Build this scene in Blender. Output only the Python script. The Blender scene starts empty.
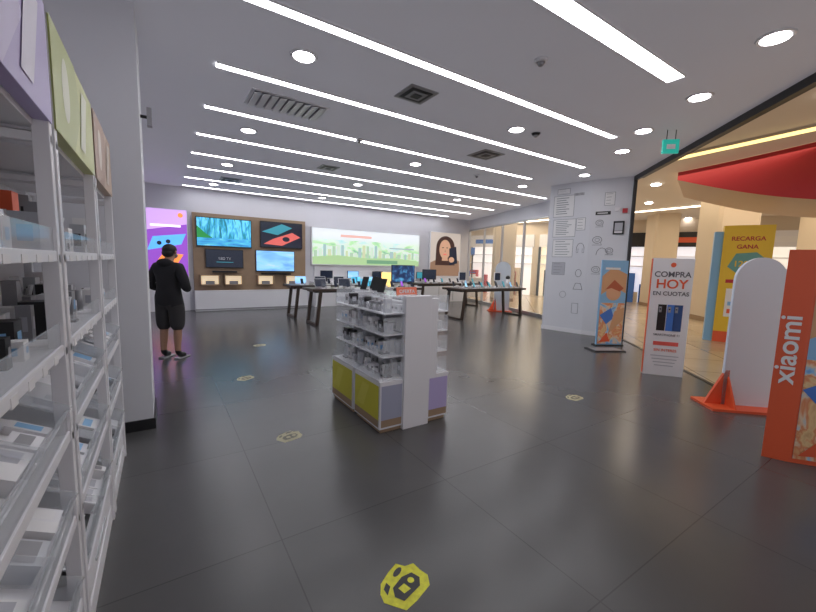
import bpy, bmesh, math, random
from mathutils import Vector, Matrix
random.seed(7)
S=bpy.context.scene
COL=S.collection
S.view_settings.view_transform='Standard'
H=3.7

# ---------------------------------------------------------------- materials
MATS={}
def mat(name,col,rough=.5,metal=0.,em=None,es=0.,trans=0.,spec=.5,var=0.,vscale=8.,bump=0.,coat=0.,alpha=1.):
    if name in MATS:return MATS[name]
    m=bpy.data.materials.new(name);m.use_nodes=True
    nt=m.node_tree;p=nt.nodes['Principled BSDF']
    c=(*col,1)
    p.inputs['Base Color'].default_value=c
    p.inputs['Roughness'].default_value=rough
    p.inputs['Metallic'].default_value=metal
    p.inputs['Specular IOR Level'].default_value=spec
    p.inputs['Transmission Weight'].default_value=trans
    p.inputs['Coat Weight'].default_value=coat
    p.inputs['Alpha'].default_value=alpha
    if em is not None:
        p.inputs['Emission Color'].default_value=(*em,1);p.inputs['Emission Strength'].default_value=es
    if var>0 or bump>0:
        tc=nt.nodes.new('ShaderNodeTexCoord');n=nt.nodes.new('ShaderNodeTexNoise');n.inputs['Scale'].default_value=vscale
        n.inputs['Detail'].default_value=4
        nt.links.new(tc.outputs['Object'],n.inputs['Vector'])
        if var>0:
            r=nt.nodes.new('ShaderNodeMixRGB');r.inputs[1].default_value=tuple(max(0,x*(1-var)) for x in col)+(1,)
            r.inputs[2].default_value=tuple(min(1,x*(1+var)) for x in col)+(1,)
            nt.links.new(n.outputs['Fac'],r.inputs[0]);nt.links.new(r.outputs[0],p.inputs['Base Color'])
        if bump>0:
            b=nt.nodes.new('ShaderNodeBump');b.inputs['Strength'].default_value=bump;b.inputs['Distance'].default_value=.01
            nt.links.new(n.outputs['Fac'],b.inputs['Height']);nt.links.new(b.outputs[0],p.inputs['Normal'])
    MATS[name]=m;return m

def tile_mat(name,c1,c2,mortar,sx,sy,ox=0,oy=0,rough=.3,rv=.1,gap=.004,rot=0.,mixn=.35):
    m=bpy.data.materials.new(name);m.use_nodes=True;nt=m.node_tree;p=nt.nodes['Principled BSDF']
    g=nt.nodes.new('ShaderNodeNewGeometry');mp=nt.nodes.new('ShaderNodeMapping')
    mp.inputs['Location'].default_value=(ox,oy,0);mp.inputs['Rotation'].default_value=(0,0,rot)
    b=nt.nodes.new('ShaderNodeTexBrick');b.offset=0;b.inputs['Scale'].default_value=1
    b.inputs['Brick Width'].default_value=sx;b.inputs['Row Height'].default_value=sy;b.inputs['Mortar Size'].default_value=gap
    b.inputs['Mortar Smooth'].default_value=.1
    b.inputs['Color1'].default_value=(*c1,1);b.inputs['Color2'].default_value=(*c2,1);b.inputs['Mortar'].default_value=(*mortar,1)
    nt.links.new(g.outputs['Position'],mp.inputs[0]);nt.links.new(mp.outputs[0],b.inputs[0])
    n=nt.nodes.new('ShaderNodeTexNoise');n.inputs['Scale'].default_value=1.3;n.inputs['Detail'].default_value=5;n.inputs['Roughness'].default_value=.55
    nt.links.new(g.outputs['Position'],n.inputs['Vector'])
    mx=nt.nodes.new('ShaderNodeMixRGB');mx.blend_type='MULTIPLY';mx.inputs[0].default_value=mixn
    nt.links.new(b.outputs['Color'],mx.inputs[1]);nt.links.new(n.outputs['Fac'],mx.inputs[2]);nt.links.new(mx.outputs[0],p.inputs['Base Color'])
    mr=nt.nodes.new('ShaderNodeMapRange');mr.inputs['To Min'].default_value=rough-rv;mr.inputs['To Max'].default_value=rough+rv
    nt.links.new(n.outputs['Fac'],mr.inputs[0]);nt.links.new(mr.outputs[0],p.inputs['Roughness'])
    return m

def picture(name,stops,scale=(3,3,3),es=1.,detail=3,seed=0.,dist=.6):
    m=bpy.data.materials.new(name);m.use_nodes=True;nt=m.node_tree;p=nt.nodes['Principled BSDF']
    tc=nt.nodes.new('ShaderNodeTexCoord');mp=nt.nodes.new('ShaderNodeMapping');mp.inputs['Scale'].default_value=scale;mp.inputs['Location'].default_value=(seed,seed,seed)
    n=nt.nodes.new('ShaderNodeTexNoise');n.inputs['Scale'].default_value=1;n.inputs['Detail'].default_value=detail;n.inputs['Distortion'].default_value=dist
    r=nt.nodes.new('ShaderNodeValToRGB');e=r.color_ramp.elements
    while len(e)<len(stops):e.new(.5)
    for i,(q,c) in enumerate(stops):
        e[i].position=q;e[i].color=(*c,1)
    nt.links.new(tc.outputs['Object'],mp.inputs[0]);nt.links.new(mp.outputs[0],n.inputs['Vector']);nt.links.new(n.outputs['Fac'],r.inputs[0])
    nt.links.new(r.outputs[0],p.inputs['Base Color'])
    p.inputs['Roughness'].default_value=.35
    if es>0:
        nt.links.new(r.outputs[0],p.inputs['Emission Color']);p.inputs['Emission Strength'].default_value=es
    return m

white=mat('white_laminate',(.82,.82,.85),.35)
wallm=mat('wall_paint',(.68,.68,.73),.6,var=.03,vscale=2)
colm=mat('column_paint',(.74,.75,.79),.5,var=.02,vscale=2)
ceilm=mat('ceiling_paint_glow',(.68,.68,.74),.7,em=(.62,.62,.70),es=.125,var=.02,vscale=1.5)  # faint emission added to the paint, standing in for bounced light
black=mat('black_plastic',(.012,.012,.014),.35)
dark=mat('dark_metal',(.03,.03,.032),.4,metal=.6)
darkwood=mat('dark_table_wood',(.045,.028,.02),.35,var=.3,vscale=12)
oak=mat('oak_panel',(.36,.25,.16),.5,var=.15,vscale=5)
orange=mat('orange_print',(.80,.12,.04),.45)
yellow=mat('yellow_print',(.85,.58,.04),.45)
lime=mat('lime_print',(.64,.60,.05),.4)
limeg=mat('lime_header',(.60,.64,.24),.4)
lilac=mat('lilac_print',(.50,.43,.72),.4)
red=mat('red_print',(.50,.02,.03),.4)
blue=mat('blue_print',(.06,.2,.65),.4)
sky=mat('skyblue_print',(.25,.5,.78),.4)
cream=mat('cream_plaster',(.64,.54,.41),.6,var=.04,vscale=1)
paper=mat('paper_white',(.85,.85,.86),.6)
greyp=mat('grey_plastic',(.3,.3,.32),.4)
silver=mat('brushed_silver',(.55,.56,.58),.3,metal=.8)
skin=mat('skin',(.36,.2,.13),.5)
hairm=mat('black_hair',(.012,.01,.009),.6,bump=.3,vscale=60)
hood=mat('black_cotton',(.012,.012,.015),.85,bump=.2,vscale=40)
shortm=mat('charcoal_shorts',(.03,.028,.03),.85)
acry=mat('acrylic',(.9,.95,1.),.05,alpha=.25)
glass=mat('storefront_glass',(.85,.95,.95),.02,alpha=.10)
strip=mat('led_strip_emitter',(1,1,1),.5,em=(.96,.96,1.),es=12.)
dl=mat('downlight_emitter',(1,1,1),.5,em=(1,.97,1.),es=14.)
warm=mat('mall_light_emitter',(1,.92,.75),.5,em=(1,.9,.68),es=5.)
warmline=mat('cove_light_emitter',(1,.9,.4),.5,em=(1,.78,.30),es=1.7)
greensign=mat('exit_sign_green',(.02,.40,.32),.4,em=(.02,.45,.36),es=.5)

# ---------------------------------------------------------------- mesh builder
class Fr:
    def __init__(s,o,ex,ey):
        s.o=Vector(o);s.ex=Vector(ex).normalized();s.ey=Vector(ey).normalized();s.n=s.ex.cross(s.ey)
    def p(s,u,v,d=0):return s.o+s.ex*u+s.ey*v+s.n*d
class M:
    def __init__(s):s.bm=bmesh.new();s.ms=[]
    def mi(s,m):
        if m not in s.ms:s.ms.append(m)
        return s.ms.index(m)
    def face(s,pts,m):
        f=s.bm.faces.new([s.bm.verts.new(p) for p in pts]);f.material_index=s.mi(m);return f
    def hexa(s,v,m):
        vs=[s.bm.verts.new(p) for p in v];i=s.mi(m)
        for q in ((3,2,1,0),(4,5,6,7),(0,1,5,4),(1,2,6,5),(2,3,7,6),(3,0,4,7)):
            f=s.bm.faces.new([vs[k] for k in q]);f.material_index=i
    def box(s,x0,x1,y0,y1,z0,z1,m):
        s.hexa([(x0,y0,z0),(x1,y0,z0),(x1,y1,z0),(x0,y1,z0),(x0,y0,z1),(x1,y0,z1),(x1,y1,z1),(x0,y1,z1)],m)
    def rbox(s,c,size,rot,m):
        a,b,d=[x/2 for x in size];R=Matrix.Rotation(rot[2],3,'Z')@Matrix.Rotation(rot[1],3,'Y')@Matrix.Rotation(rot[0],3,'X');c=Vector(c)
        s.hexa([c+R@Vector(v) for v in ((-a,-b,-d),(a,-b,-d),(a,b,-d),(-a,b,-d),(-a,-b,d),(a,-b,d),(a,b,d),(-a,b,d))],m)
    def fbox(s,F,u0,v0,u1,v1,d0,d1,m):
        s.hexa([F.p(u0,v0,d0),F.p(u1,v0,d0),F.p(u1,v1,d0),F.p(u0,v1,d0),F.p(u0,v0,d1),F.p(u1,v0,d1),F.p(u1,v1,d1),F.p(u0,v1,d1)],m)
    def rect(s,F,u0,v0,u1,v1,m,d=.002):s.face([F.p(u0,v0,d),F.p(u1,v0,d),F.p(u1,v1,d),F.p(u0,v1,d)],m)
    def poly(s,F,pts,m,d=.002):s.face([F.p(u,v,d) for u,v in pts],m)
    def ell(s,F,cu,cv,ru,rv,m,d=.002,n=28):s.face([F.p(cu+ru*math.cos(6.2832*i/n),cv+rv*math.sin(6.2832*i/n),d) for i in range(n)],m)
    def prism(s,F,pts,d0,d1,m,m2=None):
        s.face([F.p(u,v,d1) for u,v in pts],m);s.face([F.p(u,v,d0) for u,v in reversed(pts)],m)
        for i in range(len(pts)):
            a=pts[i];b=pts[(i+1)%len(pts)]
            s.face([F.p(*a,d0),F.p(*b,d0),F.p(*b,d1),F.p(*a,d1)],m2 or m)
    def cyl(s,a,b,r0,r1,m,n=16):
        a=Vector(a);b=Vector(b);z=(b-a).normalized();x=z.orthogonal().normalized();y=z.cross(x)
        A=[a+(x*math.cos(6.2832*i/n)+y*math.sin(6.2832*i/n))*r0 for i in range(n)]
        B=[b+(x*math.cos(6.2832*i/n)+y*math.sin(6.2832*i/n))*r1 for i in range(n)]
        va=[s.bm.verts.new(p) for p in A];vb=[s.bm.verts.new(p) for p in B];k=s.mi(m)
        for i in range(n):
            f=s.bm.faces.new([va[i],va[(i+1)%n],vb[(i+1)%n],vb[i]]);f.material_index=k;f.smooth=True
        for q in (va[::-1],vb):
            f=s.bm.faces.new(q);f.material_index=k
    def tube(s,pts,r,m,n=6,closed=False):
        pts=[Vector(p) for p in pts];N=len(pts)
        for i in range(N if closed else N-1):s.cyl(pts[i],pts[(i+1)%N],r,r,m,n)
    def sphere(s,c,r,m,u=16,v=10,sc=(1,1,1)):
        R=bmesh.ops.create_uvsphere(s.bm,u_segments=u,v_segments=v,radius=r,matrix=Matrix.Translation(c)@Matrix.Diagonal((*sc,1)))
        k=s.mi(m)
        for vv in R['verts']:
            for f in vv.link_faces:f.material_index=k;f.smooth=True
    def text(s,F,body,u,v,size,m,d=.004,align='LEFT',rot=0,sx=1.):
        cu=bpy.data.curves.new('t','FONT');cu.body=body;cu.size=size;cu.align_x=align;cu.offset=size*.018
        o=bpy.data.objects.new('t',cu);COL.objects.link(o)
        me=bpy.data.meshes.new_from_object(o.evaluated_get(bpy.context.evaluated_depsgraph_get()))
        R=Matrix((( *F.ex,),( *F.ey,),( *F.n,))).transposed().to_4x4()
        T=Matrix.Translation(F.p(u,v,d))@R@Matrix.Rotation(rot,4,'Z')@Matrix.Diagonal((sx,1,1,1))
        me.transform(T);k=s.mi(m);n0=len(s.bm.faces)
        s.bm.from_mesh(me);s.bm.faces.ensure_lookup_table()
        for f in s.bm.faces[n0:]:f.material_index=k
        bpy.data.objects.remove(o);bpy.data.meshes.remove(me)
    def done(s,name,parent=None,bevel=0.,shift=True):
        me=bpy.data.meshes.new(name);s.bm.normal_update()
        if shift and len(s.bm.verts):
            xs=[v.co for v in s.bm.verts]
            c=Vector(((min(v.x for v in xs)+max(v.x for v in xs))/2,(min(v.y for v in xs)+max(v.y for v in xs))/2,min(v.z for v in xs)))
            bmesh.ops.translate(s.bm,verts=s.bm.verts,vec=-c)
        else:c=Vector((0,0,0))
        s.bm.to_mesh(me);s.bm.free()
        for m in s.ms:me.materials.append(m)
        o=bpy.data.objects.new(name,me);o.location=c;COL.objects.link(o)
        if bevel:
            b=o.modifiers.new('bevel','BEVEL');b.width=bevel;b.segments=2;b.limit_method='ANGLE';b.angle_limit=math.radians(50)
        if parent:
            o.parent=parent;o.location=c-parent.location
        return o

# ---------------------------------------------------------------- room shell
SF=[(1.87,-3.0),(8.98,4.5)]        # open storefront line
GF=[(9.75,6.1),(12.05,13.3)]        # glazed facade behind the pillar
store=[(-.95,-3),(1.87,-3),(8.98,4.5),(9.75,6.1),(12.05,13.325),(-.95,13.325)]
floorm=tile_mat('dark_porcelain_tile',(.100,.099,.099),(.108,.106,.106),(.066,.066,.066),1.2,1.2,-.52+1.2,.35,rough=.23,rv=.02,gap=.0035,mixn=.25)
mallfloor=tile_mat('cream_mall_tile',(.66,.54,.38),(.60,.49,.34),(.30,.22,.14),1.0,1.0,0,0,rough=.22,rv=.04,gap=.012,rot=math.radians(-42))
def slab(name,pts,z0,z1,m):
    a=M();F=Fr((0,0,0),(1,0,0),(0,1,0));a.prism(F,pts,z0,z1,m);return a.done(name)
slab('floor',store,-.1,0,floorm)
mall=[(1.87,-3),(1.87,-14),(34,-14),(34,24),(-.95,24),(-.95,13.53),(12.05,13.53),(12.05,13.3),(9.75,6.1),(8.98,4.5)]
slab('floor_mall',mall,-.1,0,mallfloor)
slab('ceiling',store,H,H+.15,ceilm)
mceil=mat('mall_ceiling_paint_glow',(.54,.45,.35),.6,em=(.56,.45,.32),es=.17)  # mall ceiling is no lamp; warm glow is built into its material
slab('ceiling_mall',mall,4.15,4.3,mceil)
a=M();a.box(-1.1,-.95,-3,13.5,0,H,wallm);a.done('wall_left')
a=M();a.box(-.95,12.05,13.325,13.53,0,H+.15,wallm);a.done('wall_back')
a=M();a.box(-.95,-.12,4.12,4.75,0,H,colm);a.done('wall_left_column')
a=M();a.box(-.95,-.105,4.105,4.765,0,.1,black);a.done('baseboard_left')
a=M();a.box(-.95,-.76,13.29,13.325,0,.1,black);a.done('baseboard_back')

def along(p,q):
    p=Vector((*p,0));q=Vector((*q,0));return Fr(p,q-p,(0,0,1)),(q-p).length
F,L=along(*SF)
a=M()
a.fbox(F,0,3.60,L,3.70,-.06,.0,black);a.fbox(F,0,3.7,L,4.15,-.02,.02,cream)
a.fbox(F,0,3.66,L,3.70,.10,.14,dark)
a.fbox(F,L-.07,0,L,3.6,-.06,0,black)
a.done('trim_storefront_track')
a=M();a.fbox(F,0,.0,L,.006,-.05,.02,dark);a.done('trim_floor_track')
F,L=along(*GF)
a=M();n=5
for i in range(n+1):
    u=L*i/n;a.fbox(F,max(0,u-.03),0,min(L,u+.03),3.25,-.04,.04,silver)
a.fbox(F,0,3.2,L,3.26,-.04,.04,silver);a.fbox(F,0,0,L,.1,-.04,.04,silver);a.fbox(F,0,3.26,L,3.74,-.03,.03,wallm)
a.fbox(F,0,.1,L,3.2,-.006,.006,glass)
a.done('window_1')
a=M();a.fbox(F,0,3.7,L,4.15,.05,.09,cream);a.done('trim_facade_header')

# pillar
a=M()
P1=Vector((8.42,6.32,0));P2=Vector((8.62,5.3,0));P3=Vector((8.95,4.48,0));P4=Vector((9.72,4.9,0));P5=Vector((9.72,6.25,0))
ZF=Fr((0,0,0),(1,0,0),(0,1,0))
a.prism(ZF,[(p.x,p.y) for p in (P1,P2,P3,P4,P5)],0,H,colm)
a.prism(ZF,[(p.x,p.y) for p in (P1+Vector((-.012,.01,0)),P2+Vector((-.014,0,0)),P3+Vector((-.012,-.01,0)),P4,P5)],0,.1,white)
FP=Fr(P1,P2-P1,(0,0,1));FQ=Fr(P2,P3-P2,(0,0,1))
ink=mat('sticker_ink',(.10,.10,.12),.5);ink2=mat('sticker_ink_light',(.3,.31,.34),.5)
pg=mat('notice_grey',(.5,.51,.56),.6)
def sheet(F,u,v,w,h,c=paper,lines=6,fr=ink2):
    a.rect(F,u-.01,v-.01,u+w+.01,v+h+.01,fr,.003);a.rect(F,u,v,u+w,v+h,c,.005)
    for i in range(lines):
        y=v+h*(.12+.76*i/max(1,lines-1));a.rect(F,u+w*.12,y,u+w*(.6+.28*random.random()),y+h*.035,ink2,.007)
sheet(FP,.12,2.9,.5,.5,lines=8);sheet(FP,.14,2.4,.55,.42,lines=8);sheet(FP,.16,1.9,.5,.42,lines=6)
sheet(FP,.2,3.45,.3,.12,lines=3);sheet(FP,.18,1.45,.32,.3,pg,lines=4);sheet(FP,.72,2.55,.2,.28,lines=4);sheet(FQ,.28,3.1,.2,.28,lines=4)
def ring(F,cu,cv,ru,rv,r=.005,a0=0,a1=6.2832,n=20,m=ink2):
    a.tube([F.p(cu+ru*math.cos(a0+(a1-a0)*i/n),cv+rv*math.sin(a0+(a1-a0)*i/n),.003) for i in range(n+1)],r,m,5)
def line(F,*pts,r=.005,m=ink2):a.tube([F.p(u,v,.003) for u,v in pts],r,m,5)
ring(FP,.85,2.1,.09,.13,a0=0,a1=3.14,m=ink);line(FP,(.76,2.1),(.76,2.0),(.8,2.0),(.8,2.1));line(FP,(.94,2.1),(.94,2.0),(.9,2.0),(.9,2.1))
ring(FP,.85,1.5,.07,.09,m=ink);line(FP,(.75,1.1),(.8,1.25),(.92,1.25),(.97,1.1),(.75,1.1),m=ink);ring(FP,.5,.95,.08,.08)
line(FP,(.75,.5),(.9,.5),(.9,.75),(.75,.75),(.75,.5))
for (u,v,w) in ((.18,2.3,.1),(.45,2.05,.08),(.2,1.6,.09),(.2,2.7,.08)):
    ring(FQ,u,v,w,w*.8,m=ink);ring(FQ,u,v,w*.5,w*.4);line(FQ,(u-w,v-w*1.2),(u+w,v-w*1.2),(u+w*.8,v-w*.7))
ring(FQ,.3,1.95,.12,.16,a0=0,a1=3.14,m=ink)
a.rect(FQ,.1,2.88,.42,2.96,black,.006);a.rect(FQ,.14,2.91,.36,2.93,paper,.008)
a.fbox(FQ,.5,2.42,.72,2.72,.0,.04,dark);a.rect(FQ,.53,2.5,.69,2.68,pg,.044);a.rect(FQ,.53,2.45,.69,2.49,paper,.044)
a.fbox(FQ,.66,2.9,.76,3.0,0,.05,red);a.fbox(FQ,.5,2.95,.6,3.03,0,.03,white)
for i in range(8):a.rect(FP,.62+.03*i,3.38,.635+.03*i,3.44,ink,.005)
a.done('pillar')

# ---------------------------------------------------------------- ceiling fittings
Ys=[2.08,3.46,4.79,6.13,7.5,8.87,10.24,11.6,12.9]
Xe=[4.78,6.1,7.4,7.4,9.8,10.2,10.4,10.5,10.4]
for i,(y,x) in enumerate(zip(Ys,Xe)):
    a=M();w=.085 if i==0 else .052
    a.box(.58,x,y-w,y+w,H-.012,H+.0,strip)
    for q in (-1,1):a.box(.57,x+.01,y+q*(w+.006)-.006,y+q*(w+.006)+.006,H-.016,H,white)
    a.done('linear_ceiling_light')
DL=[(1.3,4.07),(4.65,1.25),(5.49,2.11),(4.62,4.16),(1.26,6.82),(6.15,3.05),(4.54,6.79),(1.3,9.5),(4.5,9.5),(7.9,6.8),(6.9,3.75),(8.0,9.5),(1.3,12.2),(4.5,12.2),(8.0,5.15)]
for x,y in DL:
    a=M();a.cyl((x,y,H-.012),(x,y,H),.13,.14,white,28);a.cyl((x,y,H-.016),(x,y,H-.0125),.105,.105,dl,28);a.done('recessed_downlight')
a=M();gx,gy=1.5,5.42;gr=mat('grille_grey',(.3,.3,.33),.5)
a.box(gx-.5,gx+.5,gy-.27,gy+.27,H-.012,H,white);a.box(gx-.46,gx+.46,gy-.24,gy+.24,H-.014,H-.012,gr)
for i in range(9):a.rbox((gx-.42+i*.105,gy,H-.03),(.085,.48,.01),(0,-.2,0),white)
a.done('ceiling_air_grille')
for (gx,gy,s) in ((2.72,4.1,.2),(5.2,5.4,.25),(1.6,11.2,.25),(3.2,8.3,.2)):
    a=M();
    for k in range(4):
        w=s*(1-k*.24);a.box(gx-w,gx+w,gy-w,gy+w,H-.012-.006*k,H-.006*k,(greyp,dark)[k%2])
    a.done('ceiling_air_diffuser')
for (x,y) in ((5.0,4.1),(3.3,2.7),(2.9,6.1),(6.2,6.7)):
    a=M();a.cyl((x,y,H-.03),(x,y,H),.05,.07,dark if x==5.0 else white,20);a.cyl((x,y,H-.06),(x,y,H-.03),.02,.04,greyp,16);a.done('smoke_detector')
a=M();F=Fr((6.36,2.86,3.36),(.74,-.67,0),(0,0,1))
a.fbox(F,0,0,.22,.2,-.02,.02,greensign);a.rect(F,.05,.06,.17,.13,paper,.022);a.cyl(F.p(.05,.19),F.p(.05,.34),.006,.006,dark,8);a.cyl(F.p(.17,.19),F.p(.17,.34),.006,.006,dark,8)
a.done('exit_sign')
a=M();a.cyl((-.13,4.45,2.9),(-.06,4.45,2.9),.015,.015,dark,10);a.box(-.07,-.03,4.41,4.49,2.82,2.98,greyp);a.done('security_camera')

# ---------------------------------------------------------------- back wall
a=M();a.box(.8,4.25,13.2,13.3,.62,2.98,oak);a.box(.8,4.25,12.95,13.3,0,.62,white);a.box(.8,4.25,12.94,12.95,.02,.06,greyp)
def cubby(x,z,w,h):
    y0,y1=12.98,13.2
    a.box(x,x+w,y0,y1,z,z+.03,oak);a.box(x,x+w,y0,y1,z+h,z+h+.03,oak);a.box(x,x+.03,y0,y1,z,z+h,oak);a.box(x+w-.03,x+w,y0,y1,z,z+h,oak)
    a.box(x+.03,x+w-.03,13.18,13.19,z+.03,z+h,mat('cubby_glow',(1,.85,.6),.5,em=(1,.8,.55),es=.6))
    a.box(x+.15,x+w-.15,13.05,13.12,z+.03,z+.14,greyp)
for x in (.95,1.62,2.6,3.5):cubby(x,.78,.55,.3)
media=a.done('wooden_media_panel')
def tv(x0,x1,z0,z1,m,name='television',extra=None):
    a=M();y=13.2
    a.box(x0,x1,y-.07,y,z0,z1,black);F=Fr((x0,y-.07,z0),(1,0,0),(0,0,1))
    a.fbox(F,.02,.03,x1-x0-.02,z1-z0-.02,0,.004,m)
    if extra:extra(a,F,x1-x0,z1-z0)
    a.done(name,parent=media)
fall=picture('screen_waterfall',[(.3,(.01,.08,.10)),(.45,(.02,.28,.42)),(.58,(.15,.6,.9)),(.72,(.04,.24,.08))],(9,9,2),.9,4,1)
skym=picture('screen_sky',[(.3,(.10,.32,.65)),(.55,(.3,.6,.85)),(.75,(.8,.88,1))],(1,1,3),.9,3,2)
drk=mat('screen_dark',(.005,.006,.01),.15,em=(.01,.015,.03),es=1)
tealm=mat('screen_teal',(.02,.12,.16),.3,em=(.04,.28,.36),es=.9)
coral=mat('screen_coral',(.6,.12,.10),.4,em=(.55,.1,.09),es=.9)
tv(.89,2.46,1.97,2.86,fall,extra=lambda a,F,w,h:(a.rect(F,.02,.03,w-.02,h*.3,picture('screen_lake',[(.3,(.01,.15,.35)),(.6,(.08,.45,.75)),(.75,(.6,.9,.95))],(2,2,9),.9,3,3),.006),a.poly(F,[(.02,h*.3),(.02,h*.7),(.25,h*.45),(.45,h*.3)],mat('screen_forest',(.02,.25,.05),.4,em=(.02,.2,.05),es=1),.008)))
tv(2.73,4.12,2.02,2.88,drk,extra=lambda a,F,w,h:(a.poly(F,[(.1,.12),(w*.5,.08),(w*.95,h*.45),(w*.75,h*.62),(w*.3,h*.35)],coral,.006),a.poly(F,[(.05,h*.6),(w*.4,h*.5),(w*.75,h*.8),(w*.5,h*.93)],tealm,.006),a.ell(F,w*.6,h*.35,.12,.08,drk,.008)))
tv(1.12,2.2,1.32,1.9,drk,extra=lambda a,F,w,h:(a.text(F,'LED TV',w*.5,h*.45,.11,pg,.008,'CENTER'),a.rect(F,.3,h*.3,w-.3,h*.33,tealm,.008)))
tv(2.58,3.85,1.22,1.93,skym)
for (x0,x1,z) in ((1.3,2.0,1.18),(2.75,3.7,1.13)):
    a=M();a.box(x0,x1,13.05,13.2,z,z+.05,black);a.done('soundbar',parent=media)
a=M();glowp=mat('lightbox_purple',(.25,.05,.45),.4,em=(.3,.09,.55),es=.9)
a.box(-.75,.68,13.24,13.3,0,3.02,white);F=Fr((-.75,13.24,.9),(1,0,0),(0,0,1))
a.rect(F,.02,.02,1.41,2.1,glowp,.004)
pb=mat('lightbox_blue',(.1,.4,.9),.4,em=(.12,.45,.95),es=1.);po=mat('lightbox_orange',(1,.35,.1),.4,em=(1,.3,.06),es=.9);pw=mat('lightbox_white',(1,1,1),.4,em=(1,1,1),es=1.)
pmg=mat('lightbox_lilac',(.6,.35,.8),.4,em=(.65,.4,.85),es=.9)
a.poly(F,[(.02,1.4),(1.41,1.7),(1.41,2.1),(.02,2.1)],pmg,.005)
a.poly(F,[(.4,.9),(1.25,1.1),(1.38,1.42),(.55,1.3)],pb,.008);a.poly(F,[(.3,.1),(.9,.1),(1.3,.8),(.8,.85)],po,.006)
a.ell(F,1.25,1.95,.07,.07,po,.008);a.rect(F,.5,1.6,1.25,1.66,pw,.008);a.ell(F,.7,1.12,.06,.06,drk,.01);a.ell(F,.92,1.17,.06,.06,drk,.01)
a.done('phone_poster_lightbox')
a=M();big=picture('lightbox_city',[(.3,(.18,.36,.25)),(.42,(.36,.56,.32)),(.52,(.58,.72,.58)),(.62,(.46,.62,.62)),(.78,(.25,.4,.45))],(1.2,1,3.),.9,6,4)
a.box(4.48,9.17,13.22,13.3,1.48,2.84,white);a.box(4.6,9.05,13.27,13.3,.89,1.48,white);F=Fr((4.48,13.22,1.48),(1,0,0),(0,0,1))
a.rect(F,.04,.04,4.65,1.32,big,.004)
def emt(n,c,es=.9):return mat(n,tuple(x*.5 for x in c),.5,em=c,es=es)
a.rect(F,.04,.95,4.65,1.32,emt('panorama_sky',(.76,.80,.84)),.0055)
a.rect(F,2.2,.10,3.6,.24,emt('caption_green',(.16,.34,.2)),.009)
a.rect(F,1.1,1.05,2.4,1.15,emt('caption_red',(.75,.45,.4)),.008);a.rect(F,3.2,.7,4.4,.76,emt('caption_grey',(.4,.45,.5)),.010)
for i in range(26):
    c=((.42,.56,.42),(.6,.7,.6),(.36,.5,.5),(.56,.6,.4))[i%4];x=.08+.175*i
    a.rect(F,x,.3,x+.1+.06*random.random(),.5+.4*random.random()*abs(math.sin(i*.35+.3)),emt('skyline%d'%(i%4),c,.9),.006+.0004*(i%3))
a.poly(F,[(.04,.04),(4.65,.04),(4.65,.25),(3.5,.34),(2.2,.3),(1.,.38),(.04,.3)],emt('panorama_grass',(.40,.58,.30)),.0075)
pan=a.done('panorama_lightbox')
a=M();a.box(9.72,11.45,13.22,13.3,1.1,3.05,white);F=Fr((9.72,13.22,1.1),(1,0,0),(0,0,1));a.box(9.8,11.37,13.27,13.3,.89,1.1,white)
a.rect(F,.03,.03,1.7,1.92,emt('portrait_bg',(.62,.54,.48),.7),.004)
sk=emt('portrait_skin',(.66,.38,.25),.7);hr=mat('portrait_hair',(.05,.02,.02),.4,em=(.05,.02,.015),es=.5);rs=emt('portrait_cloth',(.34,.2,.13),.6)
a.poly(F,[(.03,.03),(1.7,.03),(1.65,.7),(1.2,.85),(.5,.8),(.03,.6)],rs,.006);a.ell(F,.85,1.28,.52,.5,hr,.008);a.poly(F,[(.3,.5),(1.4,.5),(1.35,1.3),(.33,1.3)],hr,.0085)
a.ell(F,.82,1.2,.32,.42,sk,.01);a.poly(F,[(.65,.7),(1.0,.7),(.95,1.0),(.7,1.0)],sk,.011)
a.ell(F,.7,1.27,.05,.02,hr,.013);a.ell(F,.93,1.27,.05,.02,hr,.013);a.ell(F,.82,.98,.1,.03,coral,.013);a.poly(F,[(.8,1.08),(.85,1.08),(.83,1.22)],rs,.013)
a.poly(F,[(1.1,.5),(1.55,.6),(1.45,1.35),(1.05,1.25)],drk,.014);a.ell(F,1.2,.75,.16,.12,sk,.016)
a.done('portrait_lightbox')
a=M();a.box(4.5,11.6,12.9,13.3,0,.85,white);a.box(4.45,11.65,12.86,13.3,.85,.89,white)
for i in range(9):a.box(4.5+.79*i,4.51+.79*i,12.89,12.9,.05,.85,greyp)
counter=a.done('display_counter')

# ---------------------------------------------------------------- tables with devices
def table(x0,x1,y0,y1,z=.93):
    a=M();a.box(x0,x1,y0,y1,z-.06,z,darkwood);a.box(x0+.1,x1-.1,y0+.1,y1-.1,z-.1,z-.06,dark)
    for x,s in ((x0+.12,1),(x1-.12,-1)):
        for y in (y0+.08,y1-.08):
            a.hexa([(x-.03,y-.03,0),(x+.05,y-.03,0),(x+.05,y+.03,0),(x-.03,y+.03,0),(x+s*.10-.03,y-.03,z-.06),(x+s*.10+.05,y-.03,z-.06),(x+s*.10+.05,y+.03,z-.06),(x+s*.10-.03,y+.03,z-.06)],darkwood)
        a.box(x-.03,x+.05,y0+.05,y1-.05,0,.05,darkwood)
    return a.done('display_table',bevel=.005)
tA=table(2.95,6.4,10.4,11.25);tB=table(3.05,6.3,8.9,9.75);tC=table(7.2,10.0,8.2,9.1);tD=table(7.6,10.6,10.9,11.7)
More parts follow.
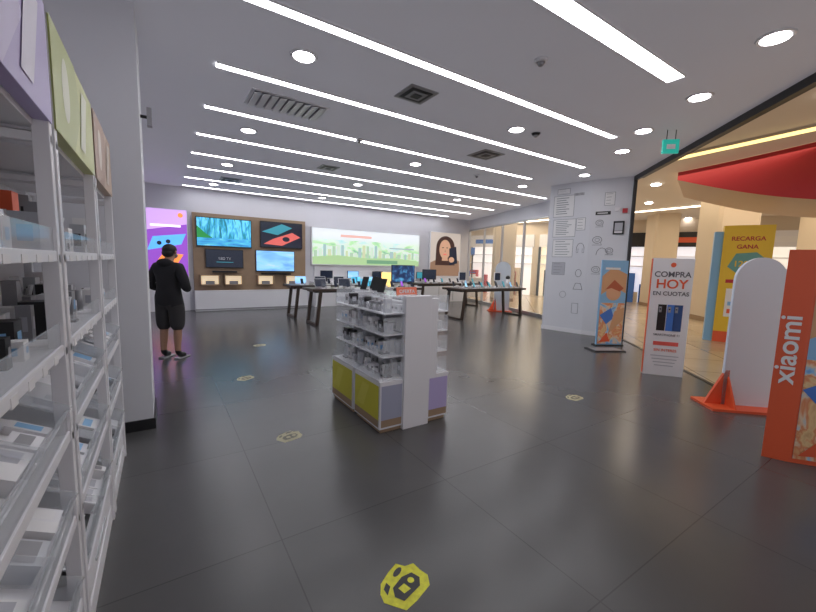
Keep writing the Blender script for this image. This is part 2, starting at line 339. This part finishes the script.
def laptop(x,y,z,rot,scr,par):
    a=M();R=Matrix.Rotation(rot,3,'Z')
    def P(u,v,w):return Vector((x,y,z))+R@Vector((u,v,w))
    a.hexa([P(-.17,-.12,0),P(.17,-.12,0),P(.17,.12,0),P(-.17,.12,0),P(-.17,-.12,.015),P(.17,-.12,.015),P(.17,.12,.015),P(-.17,.12,.015)],silver)
    F=Fr(P(-.17,.12,.012),R@Vector((1,0,0)),R@Vector((0,.3,.95)))
    a.fbox(F,0,0,.34,.23,-.008,0,silver);a.rect(F,.01,.012,.33,.22,scr,.002)
    F2=Fr(P(-.15,-.1,.0155),R@Vector((1,0,0)),R@Vector((0,1,0)));a.rect(F2,.0,.08,.3,.2,black,.001);a.rect(F2,.1,.0,.2,.06,greyp,.001)
    a.done('laptop',parent=par)
def monitor(x,y,z,w,h,scr,rot=0,par=None):
    a=M();R=Matrix.Rotation(rot,3,'Z')
    ex=R@Vector((1,0,0));o=Vector((x,y,z));F=Fr(o-ex*w/2+Vector((0,0,.12)),ex,(0,0,1))
    a.fbox(F,0,0,w,h,-.04,0,black);a.fbox(F,.012,.018,w-.012,h-.012,0,.002,scr)
    a.fbox(F,w/2-.03,-.12,w/2+.03,.05,-.06,-.04,black);a.fbox(F,w/2-.13,-.12,w/2+.13,-.108,-.13,.06,black)
    a.done('monitor',parent=par)
def phones(name,x0,x1,y,z,n,par):
    a=M()
    for i in range(n):
        x=x0+(x1-x0)*(i+.5)/n
        a.box(x-.05,x+.05,y-.04,y+.05,z,z+.02,white);a.box(x-.01,x+.01,y-.005,y+.01,z+.02,z+.09,greyp)
        F=Fr((x-.038,y-.03,z+.045),(1,0,0),(0,.45,.9));a.fbox(F,0,0,.076,.155,-.008,0,black)
        a.rect(F,.003,.003,.073,.152,random.choice((skym,tealm,drk,drk,drk,drk,glowp)),.002)
        a.box(x+.1,x+.19,y-.02,y+.02,z,z+.07,paper)
    a.done(name,parent=par)
scr=[skym,drk,drk,fall]
for i,x in enumerate((3.4,4.0,4.6,5.2,5.8)):laptop(x,10.85,.93,.1*math.sin(i*3),scr[i%4],tA)
for i,x in enumerate((3.5,4.15,4.8)):laptop(x,9.4,.93,.15*math.cos(i*2),scr[(i+1)%4],tB)
phones('smartphone_displays',3.2,6.2,9.05,.93,9,tB);phones('smartphone_displays',3.1,6.3,10.55,.93,8,tA)
phones('smartphone_displays',7.35,9.9,8.36,.93,8,tC);phones('smartphone_displays',7.8,10.5,11.1,.93,7,tD);phones('smartphone_displays',7.35,9.9,8.95,.93,7,tC)
night=picture('screen_night',[(.3,(.005,.01,.03)),(.55,(.015,.04,.12)),(.74,(.08,.3,.5))],(6,6,6),1.,4,9)
monitor(6.0,9.45,.93,.8,.52,night,par=tB);monitor(8.4,11.4,.93,.62,.38,drk,par=tD)
for i in range(5):monitor(5.0+1.05*i,13.08,.89,.46,.28,(drk,skym,drk,drk,tealm)[i],par=counter)
a=M();F=Fr((5.3,9.5,.93),(1,0,0),(0,0,1));a.fbox(F,0,0,.3,.42,-.03,0,mat('amber_sign',(1,.7,.2),.4,em=(1,.72,.25),es=1.1));a.text(F,'MI',.15,.15,.12,paper,.004,'CENTER');a.done('table_sign',parent=tB)
for (x,y) in ((7.6,8.65),(9.1,8.65)):
    a=M();a.cyl((x,y,.93),(x,y,.95),.07,.07,white,20);a.cyl((x,y,.95),(x,y,1.2),.012,.012,white,10)
    a.box(x-.14,x+.14,y-.015,y+.015,1.15,1.42,white);a.rect(Fr((x-.14,y-.015,1.15),(1,0,0),(0,0,1)),.02,.02,.26,.25,drk,.002);a.done('countertop_display',parent=tC)
a=M();a.cyl((8.2,8.65,.93),(8.2,8.65,1.01),.16,.15,white,28);a.cyl((8.2,8.65,1.01),(8.2,8.65,1.03),.05,.05,greyp,20);a.done('robot_vacuum',parent=tC)
a=M();a.cyl((9.6,8.65,.93),(9.6,8.65,1.2),.07,.07,white,24);a.sphere((9.6,8.65,1.25),.07,black);a.done('home_camera',parent=tC)
def arch_stand(o,d,w=.54):
    a=M();F=Fr(o,d,(0,0,1))
    pts=[(0,.03),(w,.03)]+[(w/2+w/2*math.cos(math.pi*i/20),1.52+w/2*math.sin(math.pi*i/20)) for i in range(21)]
    a.prism(F,pts,-.04,0,mat('arch_white',(.68,.76,.86),.35))
    a.prism(Fr(F.p(0,0,0),F.ex,F.n),[(-.2,.2),(.62,.2),(.62,-.24),(-.2,-.24)],-.03,0,orange)
    a.prism(F,[(-.18,.03),(.06,.03),(.06,.45),(.02,.45)],-.035,.0,orange)
    a.prism(Fr(F.p(.06,.03,0),F.n,F.ey),[(0,0),(.18,0),(.0,.34)],0,.02,orange)
    return a.done('arch_display_stand')
arch_stand((5.58,1.58,0),(.47,-.42,0))
arch_stand((10.0,9.6,0),(.8,-.6,0))

# ---------------------------------------------------------------- island gondola
a=M()
x0,x1=1.65,2.46
for (ya,yb,lm) in ((2.95,3.50,lime),(3.54,4.12,lime)):
    for (xa,xb,s) in ((x0,1.93,-1),(2.2,x1,1)):
        a.box(xa,xb,ya,yb,.04,.5,white);a.box(xa+.02,xb-.02,ya+.02,yb-.02,0,.04,oak)
        X=xa if s<0 else xb
        F=Fr((X,yb,.04),(0,-1,0),(0,0,1)) if s<0 else Fr((X,ya,.04),(0,1,0),(0,0,1))
        a.rect(F,.02,.09,yb-ya-.02,.42,lm if s<0 else lilac,.004);a.rect(F,.02,.02,yb-ya-.02,.09,oak,.004)
        if s<0:
            a.poly(F,[(.06,.14),(.2,.38),(.34,.38),(.22,.14)],mat('lime_print_light',(.70,.66,.10),.4),.006)
F=Fr((x0,2.95,.04),(1,0,0),(0,0,1));a.rect(F,.015,.09,.24,.42,mat('pale_blue_print',(.38,.40,.52),.4),.003);a.rect(F,.015,.02,.24,.09,oak,.003)
F=Fr((2.2,2.95,.04),(1,0,0),(0,0,1));a.rect(F,.015,.09,.245,.42,lilac,.003);a.rect(F,.015,.02,.245,.09,oak,.003)
a.box(1.9,2.2,2.93,3.0,0,1.3,white)
a.box(1.9,2.2,4.06,4.13,0,1.3,white)
a.box(2.0,2.1,3.0,4.06,.04,1.22,white)
a.box(2.2,2.3,2.95,2.99,.5,1.27,white)
for z in (.5,.72,.93,1.13):
    a.box(x0+.03*(z>.6),2.0,2.97,4.08,z,z+.012,white);a.box(2.1,x1-.02,2.97,4.08,z,z+.012,white)
    for X in (x0+.03*(z>.6),x1-.02):
        a.box(X-.004,X+.004,2.97,4.08,z,z+.09,acry)
    for Y in (2.965,3.5,4.07):
        a.box(x0+.03,2.0,Y,Y+.006,z,z+.17,acry);a.box(2.1,x1-.02,Y,Y+.006,z,z+.17,acry)
a.box(1.85,2.2,3.0,4.06,1.28,1.292,acry)
gond=a.done('display_gondola',bevel=.002)
prodc=[paper,paper,greyp,white,white,mat('pale_grey_box',(.6,.62,.66),.5),black]
def products(a,x0,x1,ya,yb,z,hm,dens=.75):
    y=ya+.02
    while y<yb-.06:
        w=random.uniform(.04,.11);h=random.uniform(.05,hm);d=random.uniform(.04,.1)
        if random.random()<dens and y+w<yb:
            m=random.choice(prodc) if random.random()<.99 else orange
            xx=random.uniform(x0+.02,max(x0+.021,x1-d-.02))
            k=random.random()
            if k<.75:
                a.box(xx,xx+d,y,y+w,z,z+h,m)
                mm=random.choice((greyp,black,sky,paper,pg,pg))
                for F in (Fr((xx,y+w,z),(0,-1,0),(0,0,1)),Fr((xx+d,y,z),(0,1,0),(0,0,1))):a.rect(F,w*.25,h*.35,w*.75,h*.7,mm,.002)
                F=Fr((xx,y,z),(1,0,0),(0,0,1));a.rect(F,d*.25,h*.3,d*.75,h*.7,mm,.002)
            elif k<.85:
                a.cyl((xx+d/2,y+w/2,z),(xx+d/2,y+w/2,z+h),min(d,w)/2,min(d,w)/2.2,m,14)
            else:
                a.box(xx,xx+d,y,y+w,z,z+.01,black);a.rbox((xx+d/2,y+w/2,z+h/2+.01),(.01,w*.8,h),(0,.2,0),m)
        y+=w+random.uniform(.002,.02)
a=M()
for z in (.512,.732,.942,1.142):
    for xa,xb in ((1.69,1.85),(1.83,1.99)):products(a,xa,xb,3.0,4.06,z,.14,.9)
    for xa,xb in ((2.12,2.28),(2.26,2.43)):products(a,xa,xb,3.0,4.06,z,.14,.8)
a.done('gondola_products',parent=gond)
a=M()
F=Fr((1.93,3.15,1.292),(1,0,0),(0,.15,1));a.fbox(F,0,0,.24,.08,-.01,0,mat('coral_sign',(.9,.22,.12),.4));a.text(F,'OFERTA',.12,.02,.05,paper,.003,'CENTER');a.box(1.95,2.15,3.14,3.2,1.292,1.297,white)
a.done('offer_sign',parent=gond)
a=M()
for (x,y) in ((1.93,3.45),(2.0,3.7),(2.1,3.95),(1.95,3.9)):
    a.cyl((x,y,1.292),(x,y,1.3),.05,.05,greyp,16);a.rbox((x,y,1.37),(.012,.09,.15),(0,.35,.3),black);a.cyl((x,y,1.3),(x,y,1.36),.008,.008,greyp,8)
a.done('phone_stands',parent=gond)

# ---------------------------------------------------------------- left shelving
XF,XB=-.30,-.80
bays=[(.95,1.80),(1.84,2.78),(2.82,3.66)]
hd=[lilac,limeg,mat('amber_header',(.55,.38,.26),.4)]
a=M()
lev=[.28,.62,.95,1.27,1.6]
for k,(ya,yb) in enumerate(bays):
    for y in (ya,yb-.04):
        a.box(XF-.045,XF,y,y+.04,0,2.42,white);a.box(XB,XB+.04,y,y+.04,0,2.42,white)
        for z in lev[1:]+[2.0]:a.box(XB,XF,y+.005,y+.035,z-.03,z,white)
    a.box(XB-.02,XB,ya,yb,0,2.42,white)
    a.box(XB,XF-.01,ya,yb,0,.1,white);a.box(XB,XF-.02,ya+.04,yb-.04,.1,.28,white)
    a.box(XF-.04,XF+.004,ya+.005,yb-.005,2.04,2.42,hd[k]);a.box(XB,XF,ya,yb,2.40,2.42,white);a.box(XB,XF-.04,ya,yb,2.02,2.04,white)
    F=Fr((XF+.004,ya,2.04),(0,1,0),(0,0,1))
    hm=mat('header_shade%d'%k,((.62,.56,.80),(.5,.56,.2),(.42,.25,.15))[k],.4);hw=mat('header_pale%d'%k,((.78,.75,.88),(.78,.8,.6),(.7,.6,.5))[k],.4)
    a.poly(F,[(.0,.0),(.35,.0),(.55,.2),(.45,.38),(.0,.38)],hm,.002);a.poly(F,[(.5,.05),(.62,.05),(.74,.33),(.6,.33)],hw,.003);a.ell(F,.22,.2,.07,.12,hw,.003)
    for i,z in enumerate(lev):
        front=XF-.01
        a.box(XB,front,ya+.04,yb-.04,z-.018,z,white)
        a.box(front-.006,front,ya+.04,yb-.04,z,z+.09,acry)
        a.box(front-.002,front+.006,ya+.04,yb-.04,z-.025,z+.012,white)
        if i in (0,1,2):
            F=Fr((XF-.03,ya+.06,z+.03),(0,1,0),(-.86,0,.45));a.fbox(F,0,0,yb-ya-.12,.36,-.008,0,white)
            a.fbox(F,0,0,yb-ya-.12,.006,0,.08,acry)
            for u in (0,(yb-ya-.12)/2,yb-ya-.125):a.fbox(F,u,0,u+.005,.34,0,.09,acry)
for (ya,yb) in bays:
    a.box(XF-.025,XF-.015,ya+.05,yb-.05,.11,.24,white);a.box(XF-.015,XF-.008,ya+.3,yb-.3,.17,.185,silver)
shelf=a.done('display_shelving_unit',bevel=.002)
a=M()
for (ya,yb) in bays:
    for z,hm in ((1.27,.26),(1.6,.36)):
        for q in range(3):products(a,XB+.03+.14*q,XB+.18+.14*q,ya+.06,yb-.06,z,hm*(1-.18*q),.9)
    for z in (.28,.62,.95):
        F=Fr((XF-.03,ya+.06,z+.03),(0,1,0),(-.86,0,.45));u=.03
        while u<yb-ya-.22:
            w=random.uniform(.05,.12)
            for (v0,v1) in ((.02,.15),(.18,.32)):
                if random.random()<.85:
                    h=random.uniform(.06,.12);m=random.choice(prodc);dd=random.uniform(.01,.07);a.fbox(F,u,v0,u+w,v0+h,0,dd,m)
                    a.rect(F,u+.01,v0+.02,u+w-.01,v0+h-.02,random.choice((pg,greyp,paper,sky,pg)),dd+.001)
            u+=w+.015
for (ya,yb) in bays:
    for i in range(5):
        y=ya+.1+.14*i;a.box(XF-.006,XF-.002,y,y+.05,1.24,1.268,paper);a.box(XF-.006,XF-.002,y+.03,y+.08,1.575,1.598,paper)
a.done('boxed_products',parent=shelf)

# ---------------------------------------------------------------- standees
pano=picture('print_collage',[(.25,(.05,.2,.65)),(.38,(.3,.6,.9)),(.46,(.85,.65,.45)),(.54,(.75,.25,.1)),(.62,(.85,.6,.3)),(.75,(.7,.42,.2))],(5,5,4),.0,3,2,1.2)
tan=mat('print_tan',(.68,.38,.2),.5)
def art(a,F,w,h):
    a.rect(F,0,0,w,h,sky,.002)
    a.poly(F,[(0,h*.82),(w*.4,h*.93),(w,h*.85),(w,h*.62),(w*.5,h*.7),(0,h*.6)],tan,.003)
    a.rect(F,0,0,w,h*.5,pano,.004);a.ell(F,w*.5,h*.62,w*.3,h*.09,mat('print_face',(.75,.42,.25),.5),.005)
    a.poly(F,[(w*.15,h*.66),(w*.5,h*.78),(w*.9,h*.68),(w*.75,h*.64),(w*.4,h*.68)],mat('print_hair',(.5,.12,.05),.5),.006)
    a.poly(F,[(0,h*.35),(w*.45,h*.44),(w*.6,h*.32),(w*.3,h*.24)],blue,.007);a.poly(F,[(w*.4,h*.12),(w,h*.3),(w,h*.45),(w*.6,h*.4)],tan,.008)
    a.poly(F,[(w*.05,.03),(w*.5,.05),(w*.35,h*.14)],orange,.009);a.rect(F,w*.1,h*.9,w*.7,h*.925,paper,.009)
a=M();F=Fr((7.65,4.36,0),(.89,-.45,0),(0,0,1))
a.fbox(F,0,.02,.58,1.80,-.04,0,sky);G=Fr(F.p(.02,.04,0),F.ex,F.ey);art(a,G,.55,1.74);a.fbox(F,-.03,0,.61,.02,-.12,.03,dark)
a.done('promotional_standee')
a=M();F=Fr((7.0,4.0,0),(.89,-.45,0),(.45,.89,0));a.fbox(F,0,0,.66,.36,0,.02,black);a.rect(F,.05,.04,.61,.32,greyp,.022);a.done('door_mat')
a=M();F=Fr((6.26,2.78,0),(.6,-.8,0),(0,0,1));w,h=.53,1.80
a.fbox(F,0,0,w,h,-.10,0,white);a.rect(Fr((F.p(0,0,-.10)),F.n,F.ey),0.005,.01,.095,h-.01,orange,.002)
a.ell(F,w*.5,h-.1,.035,.035,orange,.004);t=mat('text_charcoal',(.12,.12,.14),.5)
a.text(F,'COMPRA',w*.5,h-.28,.115,t,.004,'CENTER');a.text(F,'HOY',w*.5,h-.45,.19,orange,.004,'CENTER');a.text(F,'EN CUOTAS',w*.5,h-.56,.085,t,.004,'CENTER')
for (u,m) in ((.12,black),(.24,blue),(.33,mat('phone_navy',(.03,.08,.25),.3))):
    a.rect(F,u,.70,u+.11,1.1,m,.005);a.rect(F,u+.012,.98,u+.05,1.07,greyp,.006);a.ell(F,u+.03,1.03,.012,.012,drk,.007,12)
a.text(F,'SMARTPHONE 11',w*.5,.62,.045,t,.004,'CENTER');a.rect(F,.1,.47,w-.1,.53,mat('print_pinkred',(.8,.12,.1),.5),.004)
a.text(F,'SIN INTERES',w*.5,.38,.055,orange,.006,'CENTER')
for i in range(4):a.rect(F,.08+.02*i,.3-.05*i,w-.08-.02*i,.315-.05*i,(pg,pg)[i%2],.004)
a.done('promotional_banner')
a=M()
B=Vector((4.455,.755,0));C=B+Vector((.45,-.60,0)).normalized()*.62;A2=Vector((4.385,.915,0));D=A2+(C-B)
P=[A2,B,C,D];h=1.81
for i in range(4):
    p,q=P[i],P[(i+1)%4];a.face([(p.x,p.y,.0),(q.x,q.y,.0),(q.x,q.y,h),(p.x,p.y,h)],orange)
a.face([(p.x,p.y,h) for p in P],orange);a.face([(p.x,p.y,0) for p in P[::-1]],orange)
F=Fr(A2,B-A2,(0,0,1));a.text(F,'xiaomi',.13,.68,.19,paper,.004,'LEFT',math.pi/2,1.15)
G=Fr(B,C-B,(0,0,1));G=Fr(G.p(.02,.04,0),G.ex,G.ey);art(a,G,(C-B).length-.04,1.73)
a.done('promotional_standee')

# ---------------------------------------------------------------- floor stickers
def sticker(x,y,rot,fresh):
    a=M();R=Matrix.Rotation(rot,3,'Z');F=Fr((x,y,.0),R@Vector((1,0,0)),R@Vector((0,1,0)))
    ym=mat('sticker_yellow' if fresh else 'sticker_worn',(.75,.72,.03) if fresh else (.50,.46,.28),.5,var=.4,vscale=30)
    km=black if fresh else mat('sticker_smudge',(.14,.13,.10),.6)
    s=1. if fresh else .85
    def S_(p):return [(u*s,v*s) for u,v in p]
    a.prism(F,S_([(-.12,-.08),(-.05,-.10),(.06,-.115),(.11,-.08),(.12,-.03),(.14,.02),(.10,.05),(.09,.10),(.02,.105),(-.06,.1),(-.11,.07),(-.14,.03),(-.13,-.03)]),0,.0015,ym)
    a.poly(F,S_([(-.085,-.05),(.03,-.075),(.075,-.05),(.08,.0),(.03,.03),(-.05,.035),(-.09,.0)]),km,.003);a.ell(F,.045,.065,.035,.016,km,.003,12);a.poly(F,S_([(-.10,.035),(-.05,.05),(-.04,.08),(-.08,.07)]),km,.003)
    a.poly(F,S_([(-.05,-.03),(-.01,-.045),(.0,.0),(-.04,.01)]),ym,.0045);a.ell(F,.035,-.02,.018,.018,ym,.0045,10)
    a.done('floor_sticker')
sticker(.96,1.43,.5,True);sticker(.92,3.33,.4,False);sticker(4.26,2.65,.2,False);sticker(.89,5.34,.7,False);sticker(1.49,7.35,.2,False)

# ---------------------------------------------------------------- man at left
def skinned(name,V,E,mods=2,root=0):
    me=bpy.data.meshes.new(name);me.from_pydata([v[:3] for v in V],E,[]);o=bpy.data.objects.new(name,me);COL.objects.link(o)
    o.modifiers.new('s','SKIN').use_smooth_shade=True
    for i,v in enumerate(V):
        d=me.skin_vertices[0].data[i];d.radius=(v[3],v[4] if len(v)>4 else v[3]);d.use_root=(i==root)
    m=o.modifiers.new('u','SUBSURF');m.levels=mods;m.render_levels=mods
    r=bpy.data.meshes.new_from_object(o.evaluated_get(bpy.context.evaluated_depsgraph_get()))
    bpy.data.objects.remove(o);return r
def man(loc,rot,sc=1.):
    V=[(0,0,.93,.165,.13),(0,-.01,1.08,.18,.14),(0,-.01,1.25,.19,.145),(0,-.01,1.40,.165,.125),(0,.0,1.475,.085,.08),(0,.02,1.52,.058,.058),(0,.05,1.585,.075,.085),(0,.055,1.65,.082,.092),(0,.045,1.70,.06,.07)]
    E=[(i,i+1) for i in range(8)]
    for s in (-1,1):
        b=len(V)
        V+=[(s*.17,-.01,1.40,.09),(s*.25,-.03,1.26,.082),(s*.285,-.03,1.12,.072),(s*.22,.10,1.08,.06),(s*.14,.22,1.10,.048),(s*.115,.25,1.11,.028),(s*.085,.29,1.12,.026)]
        E+=[(3,b)]+[(b+i,b+i+1) for i in range(6)]
        b=len(V)
        V+=[(s*.10,0,.86,.13),(s*.105,.0,.68,.12),(s*.11,.0,.49,.108),(s*.11,.0,.46,.058),(s*.112,-.01,.34,.062),(s*.115,-.02,.20,.045),(s*.115,-.02,.10,.045),(s*.12,.03,.055,.05,.045),(s*.13,.13,.04,.042,.034)]
        E+=[(0,b)]+[(b+i,b+i+1) for i in range(8)]
    me=skinned('b',V,E)
    for m in (hood,shortm,skin,black,hairm):me.materials.append(m)
    for p in me.polygons:
        c=p.center;x,y,z=c
        if z>1.5:k=2
        elif y>.235 and z>.95:k=2
        elif z>.83:k=0
        elif z>.46:k=1
        elif z>.13:k=2
        else:k=3
        p.material_index=k;p.use_smooth=True
    o=bpy.data.objects.new('man',me);COL.objects.link(o)
    a=M()
    a.sphere((0,.035,1.672),.1,hairm,20,14,(.93,1.06,.88));a.sphere((0,-.005,1.62),.085,hairm,16,12,(.98,.8,.8))
    for s in (-1,1):
        a.sphere((s*.09,.05,1.635),.022,skin,10,8,(.5,.8,1.3));a.sphere((s*.032,.137,1.645),.011,paper,8,6);a.sphere((s*.032,.145,1.645),.006,black,8,6)
    a.sphere((0,.15,1.615),.015,skin,10,8,(.8,1.1,1.5));a.sphere((0,.118,1.585),.055,mat('face_mask',(.2,.22,.25),.7),14,10,(1.25,.75,.8))
    a.sphere((0,-.075,1.47),.1,hood,16,10,(1.25,.65,.7))
    h=a.done('head_details',shift=False);h.parent=o
    a=M();a.rbox((0,.31,1.16),(.075,.012,.15),(-.5,0,0),black);h=a.done('phone',shift=False);h.parent=o
    for s in (-1,1):
        V=[(s*.085,.29,1.12,.026,.018)];E=[]
        for i,(dx,l) in enumerate(((-.028,.055),(-.010,.065),(.009,.06),(.026,.048))):
            k=len(V);V+=[(s*(.07),.305,1.12+dx,.009),(s*(.055),.305+.012,1.12+dx,.009),(s*(.055-l*.6),.325,1.12+dx,.0085)];E+=[(0,k),(k,k+1),(k+1,k+2)]
        k=len(V);V+=[(s*.08,.28,1.155,.011),(s*.06,.29,1.175,.010),(s*.035,.295,1.18,.009)];E+=[(0,k),(k,k+1),(k+1,k+2)]
        hm=skinned('h',V,E,1);hm.materials.append(skin)
        for p in hm.polygons:p.use_smooth=True
        q=bpy.data.objects.new('hand_fingers',hm);COL.objects.link(q);q.parent=o
    a=M()
    for s in (-1,1):a.box(s*.125-.05,s*.125+.05,-.075,.19,0,.022,greyp)
    h=a.done('shoe_soles',shift=False,bevel=.01);h.parent=o
    o.location=loc;o.rotation_euler=(0,0,rot);o.scale=(sc,sc,sc);return o
man((.08,6.97,0),math.radians(-38),1.03)

# ---------------------------------------------------------------- mall
def column(x,y,s,name='mall_column'):
    a=M();F=Fr((x,y,0),(.67,.74,0),(-.74,.67,0))
    c=s*.15;pts=[(-s+c,-s),(s-c,-s),(s,-s+c),(s,s-c),(s-c,s),(-s+c,s),(-s,s-c),(-s,-s+c)]
    a.prism(F,pts,0,4.15,cream);a.prism(F,[(p*1.03,q*1.03) for p,q in pts],0,.15,mat('column_base',(.3,.2,.12),.4));a.done(name)
column(15.6,4.8,.6);column(13.6,12.6,.5);column(20,3.2,.6);column(20,13,.6);column(16.5,18.5,.5);column(19.0,8.2,.5)
a=M();N=24;R=[];
for i in range(N+1):
    t=i/N;x=11.2-1.2*t-1.6*t*t;y=4.6-7.*t;zb=3.95-1.10*math.sin(min(1,t*1.6)*math.pi/2);R.append((x,y,zb))
for i in range(N):
    p,q=R[i],R[i+1]
    a.face([(p[0],p[1],p[2]),(q[0],q[1],q[2]),(q[0],q[1],4.14),(p[0],p[1],4.14)],red)
    a.face([(p[0]+3,p[1]+1,p[2]+.05),(q[0]+3,q[1]+1,q[2]+.05),(q[0],q[1],q[2]),(p[0],p[1],p[2])],mat('fascia_tan',(.5,.36,.24),.5))
a.done('curved_red_fascia')
for (x,y,l) in ((12.4,8.6,3),(13.6,3.0,2.4),(17.2,7.5,4),(13.0,15.5,4),(16.9,13,4),(18.3,1.0,3),(14.6,8.6,2.5)):
    a=M();a.box(x-.06,x+.06,y-l/2,y+l/2,4.09,4.125,warm);a.box(x-.08,x+.08,y-l/2-.02,y+l/2+.02,4.125,4.15,white)
    a.done('mall_linear_light')
a=M();F,L=along((9.05,-1.2),(9.65,4.5));a.fbox(F,0,4.05,L,4.10,-.03,.03,warmline);a.fbox(F,0,4.10,L,4.15,-.06,.06,cream);a.done('cove_light')
for (x,y) in ((11.8,7.4),(14,10.3),(15.4,7.2),(18.5,10.5),(21,8),(14.5,1.2),(17.0,3.6),(12.3,5.6),(11.4,6.0),(16,16),(7.9,1.4),(6.6,-.6)):
    a=M();a.cyl((x,y,4.12),(x,y,4.15),.12,.12,dl,14);a.done('mall_downlight')
P0=(14.0,23.0);P1_=(29.0,-9.0);F,L=along(P0,P1_)
a=M();a.fbox(F,0,0,L,4.15,-.3,-.1,cream)
cols=[(1,.88,.68),(.98,.95,.95),(1,.82,.6),(.9,.9,1),(1,.92,.8)]
i=0;u=.6
while u<L-4:
    w=random.uniform(3.2,4.8);c=cols[i%5];pm=mat('shop_glow_panel%d'%(i%5),c,.5,em=c,es=.6,var=.2)  # flat panel, its emission imitates a lit shop interior
    a.fbox(F,u,0,u+w,2.8,-.1,-.08,pm);a.fbox(F,u-.1,2.8,u+w+.1,3.5,-.1,.05,random.choice((white,dark,cream,white)))
    sg=random.choice((red,black,orange,blue));a.rect(F,u+w*.25,3.0,u+w*.75,3.25,sg if i%2 else paper,.055)
    a.fbox(F,u-.12,0,u,2.8,-.1,.05,dark);
    for k in range(16):
        v=u+.2+random.random()*(w-.7);hh=random.uniform(.5,1.7)
        a.fbox(F,v,0,v+random.uniform(.15,.4),hh,-.08,.25,random.choice((white,blue,red,dark,oak,greyp,cream,white)))
    a.fbox(F,u,1.8,u+w,1.85,-.08,.1,white);a.fbox(F,u,2.3,u+w,2.34,-.08,.1,white)
    u+=w+.5;i+=1
a.done('wall_mall_shops')
a=M();a.box(-.95,13.9,24,24.2,0,4.15,cream);a.done('wall_mall_end')
a=M();F=Fr((10.84,3.38,0),(.39,-.92,0),(0,0,1));w=.86
a.fbox(F,0,0,w,2.68,-.25,0,yellow);a.fbox(F,-.16,0,-.0,2.55,-.3,-.05,sky)
a.text(F,'RECARGA',w*.5,2.34,.13,red,.004,'CENTER');a.text(F,'GANA',w*.5,2.16,.13,red,.004,'CENTER');a.poly(F,[(.12,1.75),(.3,1.6),(.75,1.65),(.8,1.9),(.6,2.08),(.25,2.05)],mat('badge_green',(.15,.38,.35),.5),.004);a.text(F,'1200',w*.46,1.76,.18,yellow,.006,'CENTER')
a.rect(F,.12,1.38,w-.12,1.46,red,.004);a.rect(F,.15,.6,w-.15,1.25,paper,.004);a.rect(F,.2,.68,w-.2,.78,orange,.006);a.rect(F,.2,.86,w-.2,.95,sky,.006);a.rect(F,.3,1.0,w-.3,1.2,blue,.006);a.rect(F,0,0,w,.25,orange,.004)
a.done('mall_advertising_totem')
def kiosk(x,y,m1,m2):
    a=M();F=Fr((x,y,0),(.67,.74,0),(-.74,.67,0))
    a.prism(F,[(-1.2,-.5),(1.2,-.5),(1.2,.5),(-1.2,.5)],0,.95,m1);a.prism(F,[(-1.25,-.55),(1.25,-.55),(1.25,.55),(-1.25,.55)],.95,1.0,white)
    for u in (-1.1,1.1):a.cyl(F.p(u,0,1.0),F.p(u,0,2.3),.03,.03,dark,8)
    a.prism(F,[(-1.25,-.1),(1.25,-.1),(1.25,.1),(-1.25,.1)],2.2,2.55,m2)
    for k in range(6):a.prism(F,[(-1+.35*k,-.2),(-.8+.35*k,-.2),(-.8+.35*k,.1),(-1+.35*k,.1)],1.0,1.0+random.uniform(.15,.4),random.choice((blue,red,paper,black,yellow)))
    a.done('mall_kiosk')
kiosk(17.6,10.5,white,white);kiosk(15.5,9.8,white,red);kiosk(17.3,1.6,dark,orange);kiosk(14.3,15.5,white,blue)

# ---------------------------------------------------------------- lights
def area(name,loc,size,power,col,rot=(0,0,0),sy=None):
    l=bpy.data.lights.new(name,'AREA');l.energy=power;l.color=col;l.size=size
    if sy:l.shape='RECTANGLE';l.size_y=sy
    o=bpy.data.objects.new(name,l);o.location=loc;o.rotation_euler=rot;COL.objects.link(o)
area('mall_ceiling_lamp',(15,3,4.05),9,340,(1,.85,.63),sy=7)
area('mall_ceiling_lamp',(15,13,4.05),6,250,(1,.86,.66),sy=6)
area('mall_ceiling_lamp',(9.5,-2,4.05),4,100,(1,.85,.63),sy=4)
W=bpy.data.worlds.new('w');S.world=W;W.use_nodes=True;W.node_tree.nodes['Background'].inputs[0].default_value=(.88,.89,1,1);W.node_tree.nodes['Background'].inputs[1].default_value=.8  # pale ambient fill, added to reach the ceiling through the open shell

# ---------------------------------------------------------------- camera
psi,th,rho=.5801,.1108,.0282
z=Vector((0,0,1));fh=Vector((math.sin(psi),math.cos(psi),0));r=Vector((math.cos(psi),-math.sin(psi),0))
f=math.cos(th)*fh-math.sin(th)*z;u=math.sin(th)*fh+math.cos(th)*z
r2=math.cos(rho)*r+math.sin(rho)*u;u2=-math.sin(rho)*r+math.cos(rho)*u
cd=bpy.data.cameras.new('camera');cd.sensor_width=36;cd.lens=375.2/816*36;cd.clip_start=.02;cd.clip_end=200
co=bpy.data.objects.new('camera',cd);COL.objects.link(co)
Mx=Matrix((r2,u2,-f)).transposed().to_4x4();Mx.translation=Vector((0,0,1.6));co.matrix_world=Mx
S.camera=co
